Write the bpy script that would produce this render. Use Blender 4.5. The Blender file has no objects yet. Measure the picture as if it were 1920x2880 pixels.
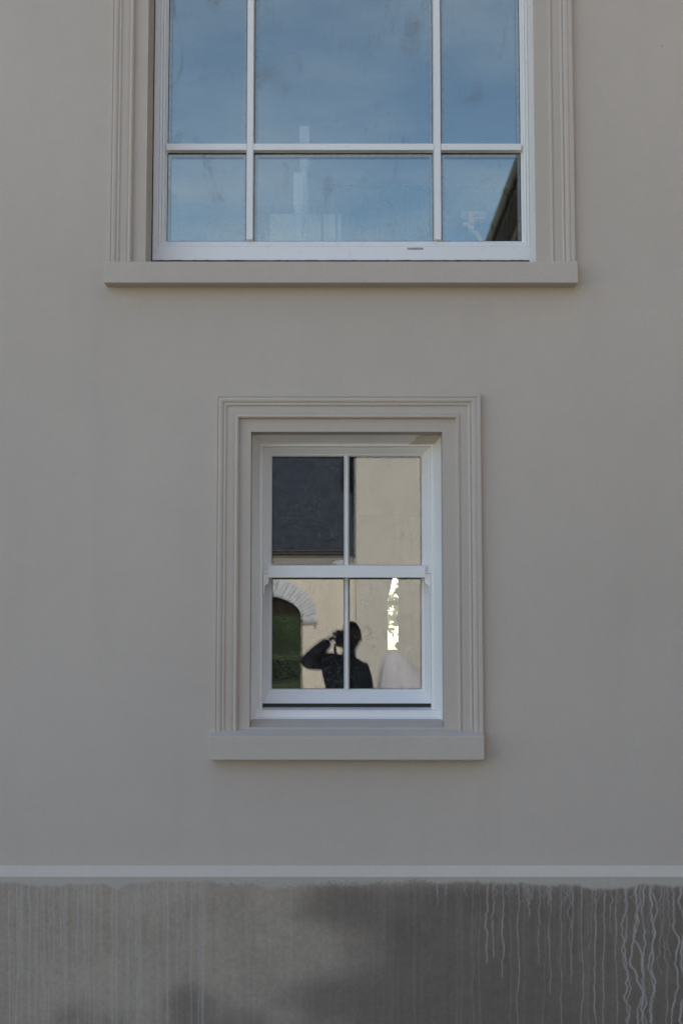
import bpy, bmesh, math, random
import numpy as np
from mathutils import Vector, Matrix
R = math.radians
scn = bpy.context.scene
C = scn.collection

# ------------------------------------------------------------------ camera
cam = bpy.data.cameras.new('camera')
cam.sensor_fit = 'AUTO'; cam.sensor_width = 36.0; cam.lens = 50.0
cam.clip_start = 0.05; cam.clip_end = 3000
co = bpy.data.objects.new('view_camera', cam); C.objects.link(co)
co.location = (0, -5.4, 1.65)
co.rotation_euler = (R(90) + math.atan(.0895), 0, 0)
scn.camera = co

# ------------------------------------------------------------------ light
SUN_EL, SUN_AZ = R(43), R(2)          # azimuth from +Y towards +X: behind the house
SKY = 0.10
w = bpy.data.worlds.new('World'); scn.world = w; w.use_nodes = True
nt = w.node_tree; nt.nodes.clear()
def wn(t, **k):
    n = nt.nodes.new(t)
    for a, v in k.items(): setattr(n, a, v)
    return n
sky = wn('ShaderNodeTexSky', sky_type='NISHITA', sun_disc=False)
sky.sun_elevation = SUN_EL; sky.sun_rotation = SUN_AZ
sky.altitude = 50; sky.air_density = 1.0; sky.dust_density = 0.6; sky.ozone_density = 1.2
geo = wn('ShaderNodeTexCoord')
sep = wn('ShaderNodeSeparateXYZ'); nt.links.new(geo.outputs['Generated'], sep.inputs[0])
# thin cloud layer: direction projected on a flat cloud deck
zc = wn('ShaderNodeMath', operation='MAXIMUM'); zc.inputs[1].default_value = 0.04
nt.links.new(sep.outputs[2], zc.inputs[0])
dx = wn('ShaderNodeMath', operation='DIVIDE'); dy = wn('ShaderNodeMath', operation='DIVIDE')
nt.links.new(sep.outputs[0], dx.inputs[0]); nt.links.new(zc.outputs[0], dx.inputs[1])
nt.links.new(sep.outputs[1], dy.inputs[0]); nt.links.new(zc.outputs[0], dy.inputs[1])
cmb = wn('ShaderNodeCombineXYZ'); nt.links.new(dx.outputs[0], cmb.inputs[0]); nt.links.new(dy.outputs[0], cmb.inputs[1])
cn = wn('ShaderNodeTexNoise'); cn.inputs['Scale'].default_value = 1.9; cn.inputs['Detail'].default_value = 5; cn.inputs['Roughness'].default_value = .5
nt.links.new(cmb.outputs[0], cn.inputs['Vector'])
cr = wn('ShaderNodeMapRange'); cr.inputs[1].default_value = .40; cr.inputs[2].default_value = .80; cr.inputs[3].default_value = .0; cr.inputs[4].default_value = .42
nt.links.new(cn.outputs[0], cr.inputs[0])
hue = wn('ShaderNodeMix', data_type='RGBA')
hue.inputs['B'].default_value = (6.0, 6.3, 6.7, 1)
zen = wn('ShaderNodeMapRange', interpolation_type='SMOOTHSTEP')          # the cloud lies low; overhead the sky is clear
for i_, x_ in enumerate((.38, .85, 1.0, .12)): zen.inputs[i_+1].default_value = x_
nt.links.new(sep.outputs[2], zen.inputs[0])
cf = wn('ShaderNodeMath', operation='MULTIPLY'); nt.links.new(cr.outputs[0], cf.inputs[0]); nt.links.new(zen.outputs[0], cf.inputs[1])
nt.links.new(cf.outputs[0], hue.inputs['Factor']); nt.links.new(sky.outputs[0], hue.inputs['A'])
bg = wn('ShaderNodeBackground'); bg.inputs[1].default_value = SKY
nt.links.new(hue.outputs['Result'], bg.inputs[0])
wo = wn('ShaderNodeOutputWorld'); nt.links.new(bg.outputs[0], wo.inputs[0])

sl = bpy.data.lights.new('sun', 'SUN'); sl.energy = 5.0; sl.angle = R(.5); sl.color = (1, .95, .87)
so = bpy.data.objects.new('sun', sl); C.objects.link(so)
sd = Vector((math.sin(SUN_AZ)*math.cos(SUN_EL), math.cos(SUN_AZ)*math.cos(SUN_EL), math.sin(SUN_EL)))
so.rotation_euler = sd.to_track_quat('Z', 'Y').to_euler(); so.location = sd*60

vs = scn.view_settings
vs.view_transform = 'Standard'; vs.look = 'None'; vs.exposure = 1.60; vs.gamma = 1
scn.render.engine = 'CYCLES'
cy = scn.cycles
cy.use_denoising = True; cy.max_bounces = 10; cy.diffuse_bounces = 5; cy.glossy_bounces = 5
cy.transparent_max_bounces = 24; cy.caustics_reflective = False; cy.caustics_refractive = False
cy.sample_clamp_indirect = 6

# ------------------------------------------------------------------ materials
class NT:
    def __init__(s, name):
        s.m = bpy.data.materials.new(name); s.m.use_nodes = True
        s.t = s.m.node_tree; s.b = s.t.nodes.get('Principled BSDF'); s.out = s.t.nodes.get('Material Output')
    def n(s, t, **k):
        n = s.t.nodes.new(t)
        for a, v in k.items(): setattr(n, a, v)
        return n
    def l(s, a, b): s.t.links.new(a, b)
    def coord(s, scale=(1, 1, 1)):
        tc = s.n('ShaderNodeTexCoord'); mp = s.n('ShaderNodeMapping'); mp.inputs['Scale'].default_value = scale
        s.l(tc.outputs['Object'], mp.inputs[0]); return mp.outputs[0]
    def noise(s, vec, scale, detail=3, rough=.55, dist=0):
        n = s.n('ShaderNodeTexNoise'); n.inputs['Scale'].default_value = scale
        n.inputs['Detail'].default_value = detail; n.inputs['Roughness'].default_value = rough; n.inputs['Distortion'].default_value = dist
        s.l(vec, n.inputs['Vector']); return n.outputs[0]
    def rng(s, v, a, b, c, d):
        n = s.n('ShaderNodeMapRange'); s.l(v, n.inputs[0])
        for i, x in enumerate((a, b, c, d)): n.inputs[i+1].default_value = x
        return n.outputs[0]
    def mul(s, a, b, op='MULTIPLY'):
        n = s.n('ShaderNodeMath', operation=op)
        for i, x in enumerate((a, b)):
            if isinstance(x, (int, float)): n.inputs[i].default_value = x
            else: s.l(x, n.inputs[i])
        return n.outputs[0]
    def mix(s, f, a, b):
        n = s.n('ShaderNodeMix', data_type='RGBA')
        for k, x in (('Factor', f), ('A', a), ('B', b)):
            if isinstance(x, (int, float)): n.inputs[k].default_value = x
            elif isinstance(x, tuple): n.inputs[k].default_value = x + (1,) if len(x) == 3 else x
            else: s.l(x, n.inputs[k])
        return n.outputs['Result']
    def bump(s, h, st, dist=.002):
        n = s.n('ShaderNodeBump'); n.inputs['Strength'].default_value = st; n.inputs['Distance'].default_value = dist
        s.l(h, n.inputs['Height']); s.l(n.outputs[0], s.b.inputs['Normal'])
    def set(s, color=None, rough=None, spec=None, metal=None):
        if color is not None:
            if isinstance(color, tuple): s.b.inputs['Base Color'].default_value = color + (1,)
            else: s.l(color, s.b.inputs['Base Color'])
        if rough is not None: s.b.inputs['Roughness'].default_value = rough
        if spec is not None: s.b.inputs['Specular IOR Level'].default_value = spec
        if metal is not None: s.b.inputs['Metallic'].default_value = metal

def plain(name, col, rough=.6, spec=.4, var=.06, scale=8, bump=0, bscale=200, metal=0):
    t = NT(name); v = t.coord()
    f = t.rng(t.noise(v, scale, 4), .3, .7, 0, 1)
    t.set(t.mix(f, tuple(c*(1-var) for c in col), tuple(min(1, c*(1+var)) for c in col)), rough, spec, metal)
    if bump: t.bump(t.noise(v, bscale, 2), bump)
    return t.m

def render_paint(name, col, grain=.35):
    t = NT(name); v = t.coord()
    big = t.rng(t.noise(v, .9, 3), .3, .7, 0, 1)
    c = t.mix(big, tuple(x*1.0 for x in col), tuple(x*1.08 for x in col))
    mid = t.rng(t.noise(v, 14, 4, .6), .35, .65, 0, 1)
    c = t.mix(t.mul(mid, .05), c, tuple(x*.6 for x in col))
    gr = t.rng(t.noise(v, 120, 4, .75), .32, .68, 0, 1)
    c = t.mix(t.mul(gr, .13), c, tuple(x*.45 for x in col))
    runs = t.rng(t.noise(t.coord((1, 1, .10)), 6, 4, .6), .52, .80, 0, .07)
    c = t.mix(runs, c, tuple(x*.5 for x in col))
    vo = t.n('ShaderNodeTexVoronoi'); vo.inputs['Scale'].default_value = 7; t.l(v, vo.inputs['Vector'])
    keep = t.n('ShaderNodeSeparateColor'); t.l(vo.outputs['Color'], keep.inputs[0])
    sp = t.mul(t.mul(vo.outputs['Distance'], .020, 'LESS_THAN'), t.mul(keep.outputs[0], .72, 'GREATER_THAN'))
    c = t.mix(t.mul(sp, .55), c, (.05, .045, .04))
    t.set(c, .88, .25)
    h = t.mul(t.noise(v, 330, 3, .6), t.mul(t.noise(v, 85, 2, .5), .8), 'ADD')
    t.bump(h, grain, .0022)
    return t.m
CREAM = (.595, .514, .440)
M = {}
M['wall'] = render_paint('wall_render', CREAM, .42)
M['stone'] = render_paint('trim_paint', tuple(x*1.0 for x in CREAM), .10)
M['band'] = render_paint('ledge_paint', (.69, .60, .50), .15)
def pvc():
    t = NT('white_pvc'); v = t.coord()
    dirt = t.rng(t.noise(v, 26, 5, .7), .58, .82, 0, .22)
    c = t.mix(dirt, (.90, .875, .845), (.42, .39, .34))
    vo = t.n('ShaderNodeTexVoronoi'); vo.inputs['Scale'].default_value = 42; t.l(v, vo.inputs['Vector'])
    keep = t.n('ShaderNodeSeparateColor'); t.l(vo.outputs['Color'], keep.inputs[0])
    sp = t.mul(t.mul(vo.outputs['Distance'], .06, 'LESS_THAN'), t.mul(keep.outputs[0], .86, 'GREATER_THAN'))
    t.set(t.mix(t.mul(sp, .6), c, (.10, .08, .06)), .32, .45); return t.m
M['pvc'] = pvc()
M['gasket'] = plain('black_gasket', (.015, .017, .016), .5, .4)
M['grime'] = plain('joint_grime', (.10, .085, .065), .9, .1, .5, 60)
M['patch'] = plain('filler_patch', (.66, .60, .48), .9, .2, .06, 40, .3, 160)
M['tape'] = plain('grey_tape', (.33, .34, .35), .6, .3, .25, 60)
M['inside'] = plain('inside_plaster', (.20, .19, .18), .9, .2)
M['insidewhite'] = plain('inside_white', (.8, .8, .78), .5, .4, .03)
M['roof_plain'] = plain('house_slate', (.06, .065, .075), .6, .4, .3, 6)

def glass(name, refl, tint, dust0, dust1, zlo, zhi, smear):
    t = NT(name); t.t.nodes.remove(t.b)
    tr = t.n('ShaderNodeBsdfTransparent'); tr.inputs[0].default_value = (.90, .91, .90, 1)
    gl = t.n('ShaderNodeBsdfGlossy'); gl.inputs['Roughness'].default_value = 0.0; gl.inputs[0].default_value = tint + (1,)
    fr = t.n('ShaderNodeLayerWeight'); fr.inputs['Blend'].default_value = .5
    f = t.rng(fr.outputs['Facing'], 0, 1, refl, 1.0)
    p5 = t.n('ShaderNodeMath', operation='POWER'); t.l(fr.outputs['Facing'], p5.inputs[0]); p5.inputs[1].default_value = 4
    f = t.rng(p5.outputs[0], 0, 1, refl, 1.0)
    mx = t.n('ShaderNodeMixShader'); t.l(f, mx.inputs[0]); t.l(tr.outputs[0], mx.inputs[1]); t.l(gl.outputs[0], mx.inputs[2])
    v = t.coord()
    df = t.n('ShaderNodeBsdfDiffuse'); df.inputs[0].default_value = (.24, .235, .225, 1)
    sepn = t.n('ShaderNodeSeparateXYZ'); t.l(v, sepn.inputs[0])
    low = t.rng(sepn.outputs[2], zlo, zhi, 1, 0)
    def dots(vec, scale, thr, size):
        vo = t.n('ShaderNodeTexVoronoi'); vo.inputs['Scale'].default_value = scale; t.l(vec, vo.inputs['Vector'])
        k = t.n('ShaderNodeSeparateColor'); t.l(vo.outputs['Color'], k.inputs[0])
        rad = t.rng(k.outputs[0], thr, 1, 0, size)
        return t.mul(t.mul(vo.outputs['Distance'], rad, 'LESS_THAN'), k.outputs[1])
    fine = dots(v, 150, .22, .62)
    coarse = dots(t.coord((1, 1, .6)), 58, .50, .46)
    specks = t.mul(fine, coarse, 'MAXIMUM')
    patch = t.rng(t.noise(v, 11, 3, .6), .36, .62, .25, 1)
    streak = t.rng(t.noise(t.coord((1, 1, .12)), 150, 3, .6), .58, .72, 0, .45)
    amt = t.mul(t.mul(low, dust1 - dust0), dust0, 'ADD')
    d1 = t.mul(t.mul(t.mul(specks, t.mul(streak, low), 'MAXIMUM'), patch), amt)
    smn = t.rng(t.noise(t.coord((1, 1, .6)), 5.5, 6, .72, 1.2), .585, .78, 0, smear)
    veil = t.mul(t.mul(low, low), dust1*.10)
    d = t.mul(t.mul(d1, smn, 'MAXIMUM'), veil, 'MAXIMUM')
    m2 = t.n('ShaderNodeMixShader'); t.l(d, m2.inputs[0]); t.l(mx.outputs[0], m2.inputs[1]); t.l(df.outputs[0], m2.inputs[2])
    t.l(m2.outputs[0], t.out.inputs[0])
    return t.m
M['glass_small'] = glass('small_window_glass', .080, (1, 1, 1), .26, .72, 1.43, 2.0, .25)
M['glass_big'] = glass('big_window_glass', .150, (.95, 1.02, .95), .05, .22, 3.22, 3.55, .50)

# ------------------------------------------------------------------ helpers
def P(o, parent=None, label=None, cat=None, group=None, kind=None):
    if parent is not None:
        o.parent = parent; o.matrix_parent_inverse = Matrix.Translation(-wloc(parent))
    for k, v in (('label', label), ('category', cat), ('group', group), ('kind', kind)):
        if v: o[k] = v
    return o
def wloc(o):
    return o.location + (o.matrix_parent_inverse.translation + wloc(o.parent) if o.parent else Vector((0, 0, 0)))
def thing(name, label, cat, loc=(0, 0, 0), group=None):
    o = bpy.data.objects.new(name, None); o.empty_display_size = .2; C.objects.link(o); o.location = loc
    return P(o, None, label, cat, group)
class MB:
    def __init__(s): s.v = []; s.f = []
    def add(s, vs, fs):
        b = len(s.v); s.v += [tuple(p) for p in vs]; s.f += [tuple(i + b for i in f) for f in fs]; return s
    def box(s, x0, x1, y0, y1, z0, z1):
        return s.add([(x, y, z) for z in (z0, z1) for y in (y0, y1) for x in (x0, x1)],
                     [(0, 2, 3, 1), (4, 5, 7, 6), (0, 1, 5, 4), (2, 6, 7, 3), (0, 4, 6, 2), (1, 3, 7, 5)])
    def prism(s, poly, axis, a, b):        # poly in the two other axes, extruded along axis
        def mk(p, t):
            q = list(p); q.insert(axis, t); return q
        n = len(poly)
        return s.add([mk(p, a) for p in poly] + [mk(p, b) for p in poly],
                     [tuple(range(n))[::-1], tuple(range(n, 2*n))] + [(i, (i+1) % n, n+(i+1) % n, n+i) for i in range(n)])
    def lathe(s, prof, cx, cy, seg=16):    # prof: (r, z)
        vs, fs = [], []
        for r, z in prof:
            for k in range(seg):
                a = 2*math.pi*k/seg; vs.append((cx + r*math.cos(a), cy + r*math.sin(a), z))
        for i in range(len(prof)-1):
            for k in range(seg):
                k2 = (k+1) % seg; fs.append((i*seg+k, i*seg+k2, (i+1)*seg+k2, (i+1)*seg+k))
        fs.append(tuple(range(seg))[::-1]); fs.append(tuple((len(prof)-1)*seg+k for k in range(seg)))
        return s.add(vs, fs)
    def tube(s, pts, rad, seg=8):
        pts = [Vector(p) for p in pts]; rad = rad if isinstance(rad, (list, tuple)) else [rad]*len(pts)
        vs, fs = [], []; up = Vector((0, 0, 1))
        for i, p in enumerate(pts):
            d = (pts[min(i+1, len(pts)-1)] - pts[max(i-1, 0)]).normalized()
            u = d.cross(up) if abs(d.z) < .95 else d.cross(Vector((0, 1, 0)))
            u.normalize(); q = u.cross(d)
            for k in range(seg):
                a = 2*math.pi*k/seg; vs.append(p + (u*math.cos(a) + q*math.sin(a))*rad[i])
        for i in range(len(pts)-1):
            for k in range(seg):
                k2 = (k+1) % seg; fs.append((i*seg+k, i*seg+k2, (i+1)*seg+k2, (i+1)*seg+k))
        fs.append(tuple(range(seg))); fs.append(tuple((len(pts)-1)*seg+k for k in range(seg))[::-1])
        return s.add(vs, fs)
    def usweep(s, x0, x1, z0, z1, prof):   # architrave: up, across, down; prof (t inwards, y)
        n = len(prof)
        st = [[(x0+t, y, z0) for t, y in prof], [(x0+t, y, z1-t) for t, y in prof],
              [(x1-t, y, z1-t) for t, y in prof], [(x1-t, y, z0) for t, y in prof]]
        vs = [p for q in st for p in q]
        fs = [(i*n+k, i*n+k+1, (i+1)*n+k+1, (i+1)*n+k) for i in range(3) for k in range(n-1)]
        return s.add(vs, fs)
    def ring(s, x0, x1, z0, z1, prof, ext=None):   # four mitred sides round a rectangle; prof (s outwards, y)
        n = len(prof); vs = []
        for i, (t, y) in enumerate(prof):
            e = ext if (ext and i >= n-2 and ext) else None
            l, r, b, tp = (t, t, t, t) if not (ext and i >= n-ext[4]) else ext[:4]
            vs += [(x0-l, y, z0-b), (x1+r, y, z0-b), (x1+r, y, z1+tp), (x0-l, y, z1+tp)]
        fs = [(i*4+k, i*4+(k+1) % 4, (i+1)*4+(k+1) % 4, (i+1)*4+k) for i in range(n-1) for k in range(4)]
        return s.add(vs, fs)
    def build(s, name, mat, parent=None, smooth=False, bevel=0, label=None, **kw):
        me = bpy.data.meshes.new(name); me.from_pydata(s.v, [], s.f)
        bm = bmesh.new(); bm.from_mesh(me); bmesh.ops.recalc_face_normals(bm, faces=bm.faces)
        if smooth:
            for f in bm.faces: f.smooth = True
        bm.to_mesh(me); bm.free()
        me.materials.append(mat)
        o = bpy.data.objects.new(name, me); C.objects.link(o)
        if smooth: 
            me.set_sharp_from_angle(angle=R(38))
        if bevel:
            b = o.modifiers.new('bevel', 'BEVEL'); b.width = bevel; b.segments = 2; b.limit_method = 'ANGLE'; b.angle_limit = R(40)
            b.harden_normals = False
        return P(o, parent, label, **kw)
def gridwall(mb, xf, xb, zs, y0, y1, void):   # wall slab with openings; void: set of (i,k) cells
    nx, nz = len(xf)-1, len(zs)-1
    pf = lambda i, k: (xf[i], y0, zs[k]); pb = lambda i, k: (xb[i], y1, zs[k])
    solid = lambda i, k: 0 <= i < nx and 0 <= k < nz and (i, k) not in void
    for i in range(nx):
        for k in range(nz):
            if not solid(i, k): continue
            mb.add([pf(i, k), pf(i+1, k), pf(i+1, k+1), pf(i, k+1)], [(0, 1, 2, 3)])
            mb.add([pb(i, k), pb(i+1, k), pb(i+1, k+1), pb(i, k+1)], [(3, 2, 1, 0)])
            for di, dk, a, b in ((-1, 0, (i, k), (i, k+1)), (1, 0, (i+1, k), (i+1, k+1)), (0, -1, (i, k), (i+1, k)), (0, 1, (i, k+1), (i+1, k+1))):
                if not solid(i+di, k+dk):
                    mb.add([pf(*a), pf(*b), pb(*b), pb(*a)], [(0, 1, 2, 3)])
def weld(o, d=1e-5):
    bm = bmesh.new(); bm.from_mesh(o.data); bmesh.ops.remove_doubles(bm, verts=bm.verts, dist=d)
    bmesh.ops.recalc_face_normals(bm, faces=bm.faces); bm.to_mesh(o.data); bm.free()

# ------------------------------------------------------------------ the house
house = thing('house', 'cream rendered house with a small sash window below a tall window, on a grey plinth', 'house')
m = MB()
XF = [-7, -.758, -.346, .386, .752, 7]; XB = [-7, -.758, -.346, .386, .800, 7]
ZS = [0, 1.32, 2.442, 3.05, 5.0, 8.4]
gridwall(m, XF, XB, ZS, 0, .3, {(2, 1), (1, 3), (2, 3), (3, 3)})
wall = m.build('wall', M['wall'], house); weld(wall)
# other walls, roof
for x_ in (-7, 6.7):
    m = MB(); m.box(x_, x_+.3, .301, 8.699, 0, 8.4); m.build('side_wall', M['wall'], house)
m = MB()
gridwall(m, [-7, -3.6, -2.2, .20, .75, 7], [-7, -3.6, -2.2, .20, .75, 7], [0, 1.38, 2.30, 4.2, 6.6, 8.4], 8.7, 9.0, {(3, 1), (1, 1)})
b = m.build('rear_wall', M['wall'], house); weld(b)
m = MB(); m.add([(-7.4, -.4, 8.3), (7.4, -.4, 8.3), (7.4, 9.4, 8.3), (-7.4, 9.4, 8.3), (-2.6, 4.5, 11.2), (2.6, 4.5, 11.2)],
                [(0, 1, 5, 4), (1, 2, 5), (2, 3, 4, 5), (3, 0, 4), (0, 3, 2, 1)])
m.build('roof', M['roof_plain'], house)
# floors and the inner skin
m = MB(); m.box(-6.69, 6.69, .32, 8.69, .35, .45); m.build('floor', M['inside'], house)
m = MB(); m.box(-6.69, 6.69, .32, 8.69, 2.56, 2.68); m.build('landing', plain('dark_joists', (.014, .013, .012), .95, .0), house)
m = MB(); m.box(-6.69, 6.69, .32, 8.69, 5.35, 5.45); m.build('ceiling', plain('ceiling_paint', (.5, .5, .5), .9, .1), house)
m = MB(); m.box(-6.68, 6.68, .33, 8.68, 2.684, 2.70); m.build('landing_boards', plain('pale_boards', (.5, .42, .32), .7, .2, .2, 3), house)
m = MB(); m.box(-.9, .95, .315, .50, 3.08, 3.10); wb = m.build('window_board', M['insidewhite'], house, bevel=.004)

# architraves: profile (distance in from the outer edge, y)
APROF = [(0, .02), (0, -.027), (.0012, -.028), (.0125, -.028), (.0140, -.0265), (.0150, -.0245), (.0165, -.0250), (.019, -.0270), (.0225, -.0280), (.0265, -.0275), (.0305, -.0252), (.0340, -.0215), (.0360, -.0195),
         (.0375, -.0205), (.0398, -.0228), (.0425, -.0232), (.0450, -.0215), (.0475, -.0178), (.0490, -.0160), (.0510, -.0160), (.064, -.0165), (.0755, -.0160), (.0775, -.0145), (.0788, -.0148),
         (.0805, -.0178), (.083, -.0212), (.0862, -.0225), (.0895, -.0212), (.0922, -.0170), (.094, -.0090), (.094, .02)]
m = MB(); m.usweep(-.4843, .5303, 1.285, 2.586, APROF)
m.build('architrave', M['stone'], house, smooth=True, label='moulded surround of the small sash window')
m = MB(); m.usweep(-.904, .9005, 3.0885, 5.14, APROF)
m.build('architrave', M['stone'], house, smooth=True, label='moulded surround of the tall upper window')
# stone sills
m = MB()
m.prism([(-.07, 1.204), (-.07, 1.291), (-.0002, 1.3134), (-.0002, 1.204)], 0, -.4894, .5290)
m.prism([(-.0002, 1.26), (-.0002, 1.3134), (.20, 1.3776), (.20, 1.26)], 0, -.3455, .3855)
m.build('sill', M['stone'], house, bevel=.003, label='sloped sill of the small sash window')
m = MB(); m.prism([(-.07, 3.006), (-.07, 3.0885), (-.0002, 3.0935), (-.0002, 3.006)], 0, -.9066, .9020)
m.prism([(-.0002, 3.06), (-.0002, 3.0935), (.16, 3.104), (.16, 3.06)], 0, -.757, .7515)
m.build('sill', M['stone'], house, bevel=.003, label='sill of the tall upper window')
# ---- tall upper window (frame is the window part)
GX0, GX1, GZ0, GZ1 = -.7012, .7222, 3.2423, 4.93
FR = [(0, .205), (0, .192), (.0085, .180), (.0092, .172), (.0165, .1705), (.0172, .176), (.0185, .176), (.0190, .165), (.0278, .1645), (.0284, .170), (.0298, .170), (.0304, .160)]
mw = MB(); mw.ring(GX0, GX1, GZ0, GZ1, FR + [(.05, .160), (.05, .25)], ext=(.0518, .076, .135, .07, 2))
win1 = mw.build('window', M['pvc'], house, smooth=False, label='tall white window with three columns of panes')
rng = random.Random(3); m = MB(); n_ = 90; top_ = [3.1545 + .0009 + rng.uniform(0, .0012)*(rng.random() < .5) for _ in range(n_+1)]
m.prism([(-.752 + 1.50*k/n_, top_[k]) for k in range(n_+1)] + [(.748, 3.150), (-.752, 3.150)], 1, .1575, .1592)
m.build('joint_grime', M['grime'], win1)
def bar(mb, a0, a1, lo, hi, vertical, yf=.166, yg=.1985, flat=.74):
    c, h = (lo+hi)/2, (hi-lo)/2; k = h*flat
    prof = [(c-h, yg), (c-h, yg-.010), (c-h+.0012, yg-.014), (c-k-.0015, yf+.003), (c-k, yf), (c+k, yf), (c+k+.0015, yf+.003), (c+h-.0012, yg-.014), (c+h, yg-.010), (c+h, yg)]
    if vertical: mb.prism([(p, y) for p, y in prof], 2, a0, a1)
    else: mb.prism([(y, p) for p, y in prof], 0, a0, a1)
VB = [(-.3829, -.3515), (.3686, .4020)]; HB = [(3.6063, 3.6402), (4.42, 4.454)]
for lo, hi in VB:
    m = MB(); bar(m, GZ0, GZ1, lo, hi, True, .1645); m.build('glazing_bar', M['pvc'], win1)
xs = [GX0, VB[0][0]+.002, VB[0][1]-.002, VB[1][0]+.002, VB[1][1]-.002, GX1]
for lo, hi in HB:
    m = MB()
    for i in (0, 2, 4): bar(m, xs[i], xs[i+1], lo, hi, False, .1665)
    m.build('glazing_bar', M['pvc'], win1)
def pane(x0, x1, z0, z1, y, mat, parent, tiltx=.0, tiltz=.0, gap=.02):
    mb = MB()
    mb.add([(x0, y, z0), (x1, y, z0), (x1, y, z1), (x0, y, z1)], [(0, 1, 2, 3)])
    cx, cz = (x0+x1)/2, (z0+z1)/2
    f = lambda x, z: (x, y+gap+(x-cx)*tiltz+(z-cz)*tiltx, z)
    mb.add([f(x0, z0), f(x1, z0), f(x1, z1), f(x0, z1)], [(0, 1, 2, 3)])
    return mb.build('pane', mat, parent)
zr = [(GZ0, HB[0][0]), (HB[0][1], HB[1][0]), (HB[1][1], GZ1)]
xr = [(GX0, VB[0][0]), (VB[0][1], VB[1][0]), (VB[1][1], GX1)]
for z0, z1 in zr:
    for x0, x1 in xr:
        pane(x0-.004, x1+.004, z0-.004, z1+.004, .1975, M['glass_big'], win1, .0006, .0009)
        mb = MB()                            # black gasket line round the glass and the spacer bar between the sheets
        for t0, t1, ya, yb in ((0, .0022, .1935, .1968),):
            mb.box(x0, x1, ya, yb, z1-t1, z1-t0); mb.box(x0, x1, ya, yb, z0+t0, z0+t1*.6)
            mb.box(x0, x0+t1, ya, yb, z0+t1, z1-t1); mb.box(x1-t1, x1, ya, yb, z0+t1, z1-t1)
        mb.build('gasket', M['gasket'], win1)
        mb = MB(); t = .012
        mb.box(x0, x1, .2005, .2155, z1-t, z1); mb.box(x0, x0+t, .2005, .2155, z0, z1-t); mb.box(x1-t, x1, .2005, .2155, z0, z1-t)
        mb.build('spacer', M['tape'], win1)
m = MB(); m.box(.262, .326, .1585, .1598, 3.1985, 3.2065); m.build('tape_strip', M['tape'], win1)

# ---- small sash window
CH = [(.0, .14), (.0, .145)]
mw = MB()
fx0, fx1, fz0, fz1 = -.3068, .3477, 1.377, 2.404
mw.ring(fx0, fx1, fz0, fz1, [(0, .24), (0, .1405), (.0015, .139), (.0105, .139), (.0115, .141), (.0115, .141), (.039, .085), (.039, .27)], ext=None)
# sill piece of the frame: small nosing in front
mw.prism([(.118, 1.3535), (.118, 1.3745), (.121, 1.3775), (.145, 1.3815), (.20, 1.387), (.24, 1.387), (.24, 1.3535)], 0, -.3450, .3850)
win2 = mw.build('window', M['pvc'], house, label='small white sliding sash window of four panes')
UG = (-.2724, .3133, 1.9405, 2.3694)
SP = [(0, .19), (0, .1865), (.0045, .1815), (.0050, .1790), (.0075, .1775), (.0080, .1795), (.0285, .1590), (.0300, .1575), (.0342, .1570), (.0342, .23)]
us = MB(); us.ring(UG[0], UG[1], UG[2], UG[3], SP, ext=None)
# meeting rail in front
us.prism([(.149, 1.8895), (.147, 1.8915), (.147, 1.9335), (.150, 1.9375), (.178, 1.9415), (.19, 1.9415), (.19, 1.8895)], 0, -.2855, .3265)
for sx in (-1, 1):                          # sash horns under the meeting rail
    e = -.3055 if sx < 0 else .3465
    hx = lambda t: e - sx*t
    pts = [(0, 1.905), (.0225, 1.905), (.0225, 1.877), (.0222, 1.872), (.019, 1.8655), (.0135, 1.863), (.0095, 1.860), (.0068, 1.853), (.0058, 1.842), (.0060, 1.836), (.0045, 1.829), (.0020, 1.825), (0, 1.8235)]
    us.prism([(hx(t), z) for t, z in pts], 1, .1572, .192)
usash = us.build('sash', M['pvc'], win2, bevel=.0008, label='upper sash with curved horns')
LG = (-.2724, .3133, 1.4572, 1.8930)
LS = [(0, .235), (0, .2305), (.0045, .2255), (.0050, .2235), (.0120, .2215), (.0125, .2185), (.0340, .1955), (.0346, .194), (.0346, .26)]
ls = MB(); ls.ring(LG[0], LG[1], LG[2], LG[3], LS[:-3] + [(.0346, .194), (.0346, .26)], ext=(.0346, .0346, .0565, .0346, 2))
lsash = ls.build('sash', M['pvc'], win2, bevel=.0008, label='lower sash set behind the upper one')
m = MB(); m.box(-.3066, .3475, .192, .262, 1.3885, 1.4000)
m.build('gasket', M['gasket'], win2)
for G, yf, yg, t0 in ((UG, .165, .190, 0), (LG, .204, .234, 0)):
    m = MB(); bar(m, G[2]-.002, G[3]+.003, .0094, .0314, True, yf, yg, .42); m.build('glazing_bar', M['pvc'], win2)
    for x0, x1 in ((G[0], .0094), (.0314, G[1])):
        pane(x0-.004, x1+.004, G[2]-.004, G[3]+.004, yg-.0045, M['glass_small'], win2, -.0012, .0009)
        mb = MB(); ya, yb, t = yg-.0065, yg-.0050, .0016
        mb.box(x0, x1, ya, yb, G[3]-t, G[3]); mb.box(x0, x1, ya, yb, G[2], G[2]+t*.5)
        mb.box(x0, x0+t, ya, yb, G[2]+t, G[3]-t); mb.box(x1-t, x1, ya, yb, G[2]+t, G[3]-t)
        mb.build('gasket', M['gasket'], win2)
# sash fastener on the inside of the meeting rail
m = MB(); m.box(-.030, .050, .262, .292, 1.931, 1.943); m.box(-.022, .020, .266, .286, 1.943, 1.956)
m.tube([(-.034, .272, 1.951), (-.02, .274, 1.9585), (0, .276, 1.961), (.03, .278, 1.958)], [.004, .005, .006, .004])
m.tube([(.035, .276, 1.940), (.035, .276, 1.953)], .013, 12)
m.build('fastener', M['insidewhite'], win2, bevel=.002)
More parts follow.
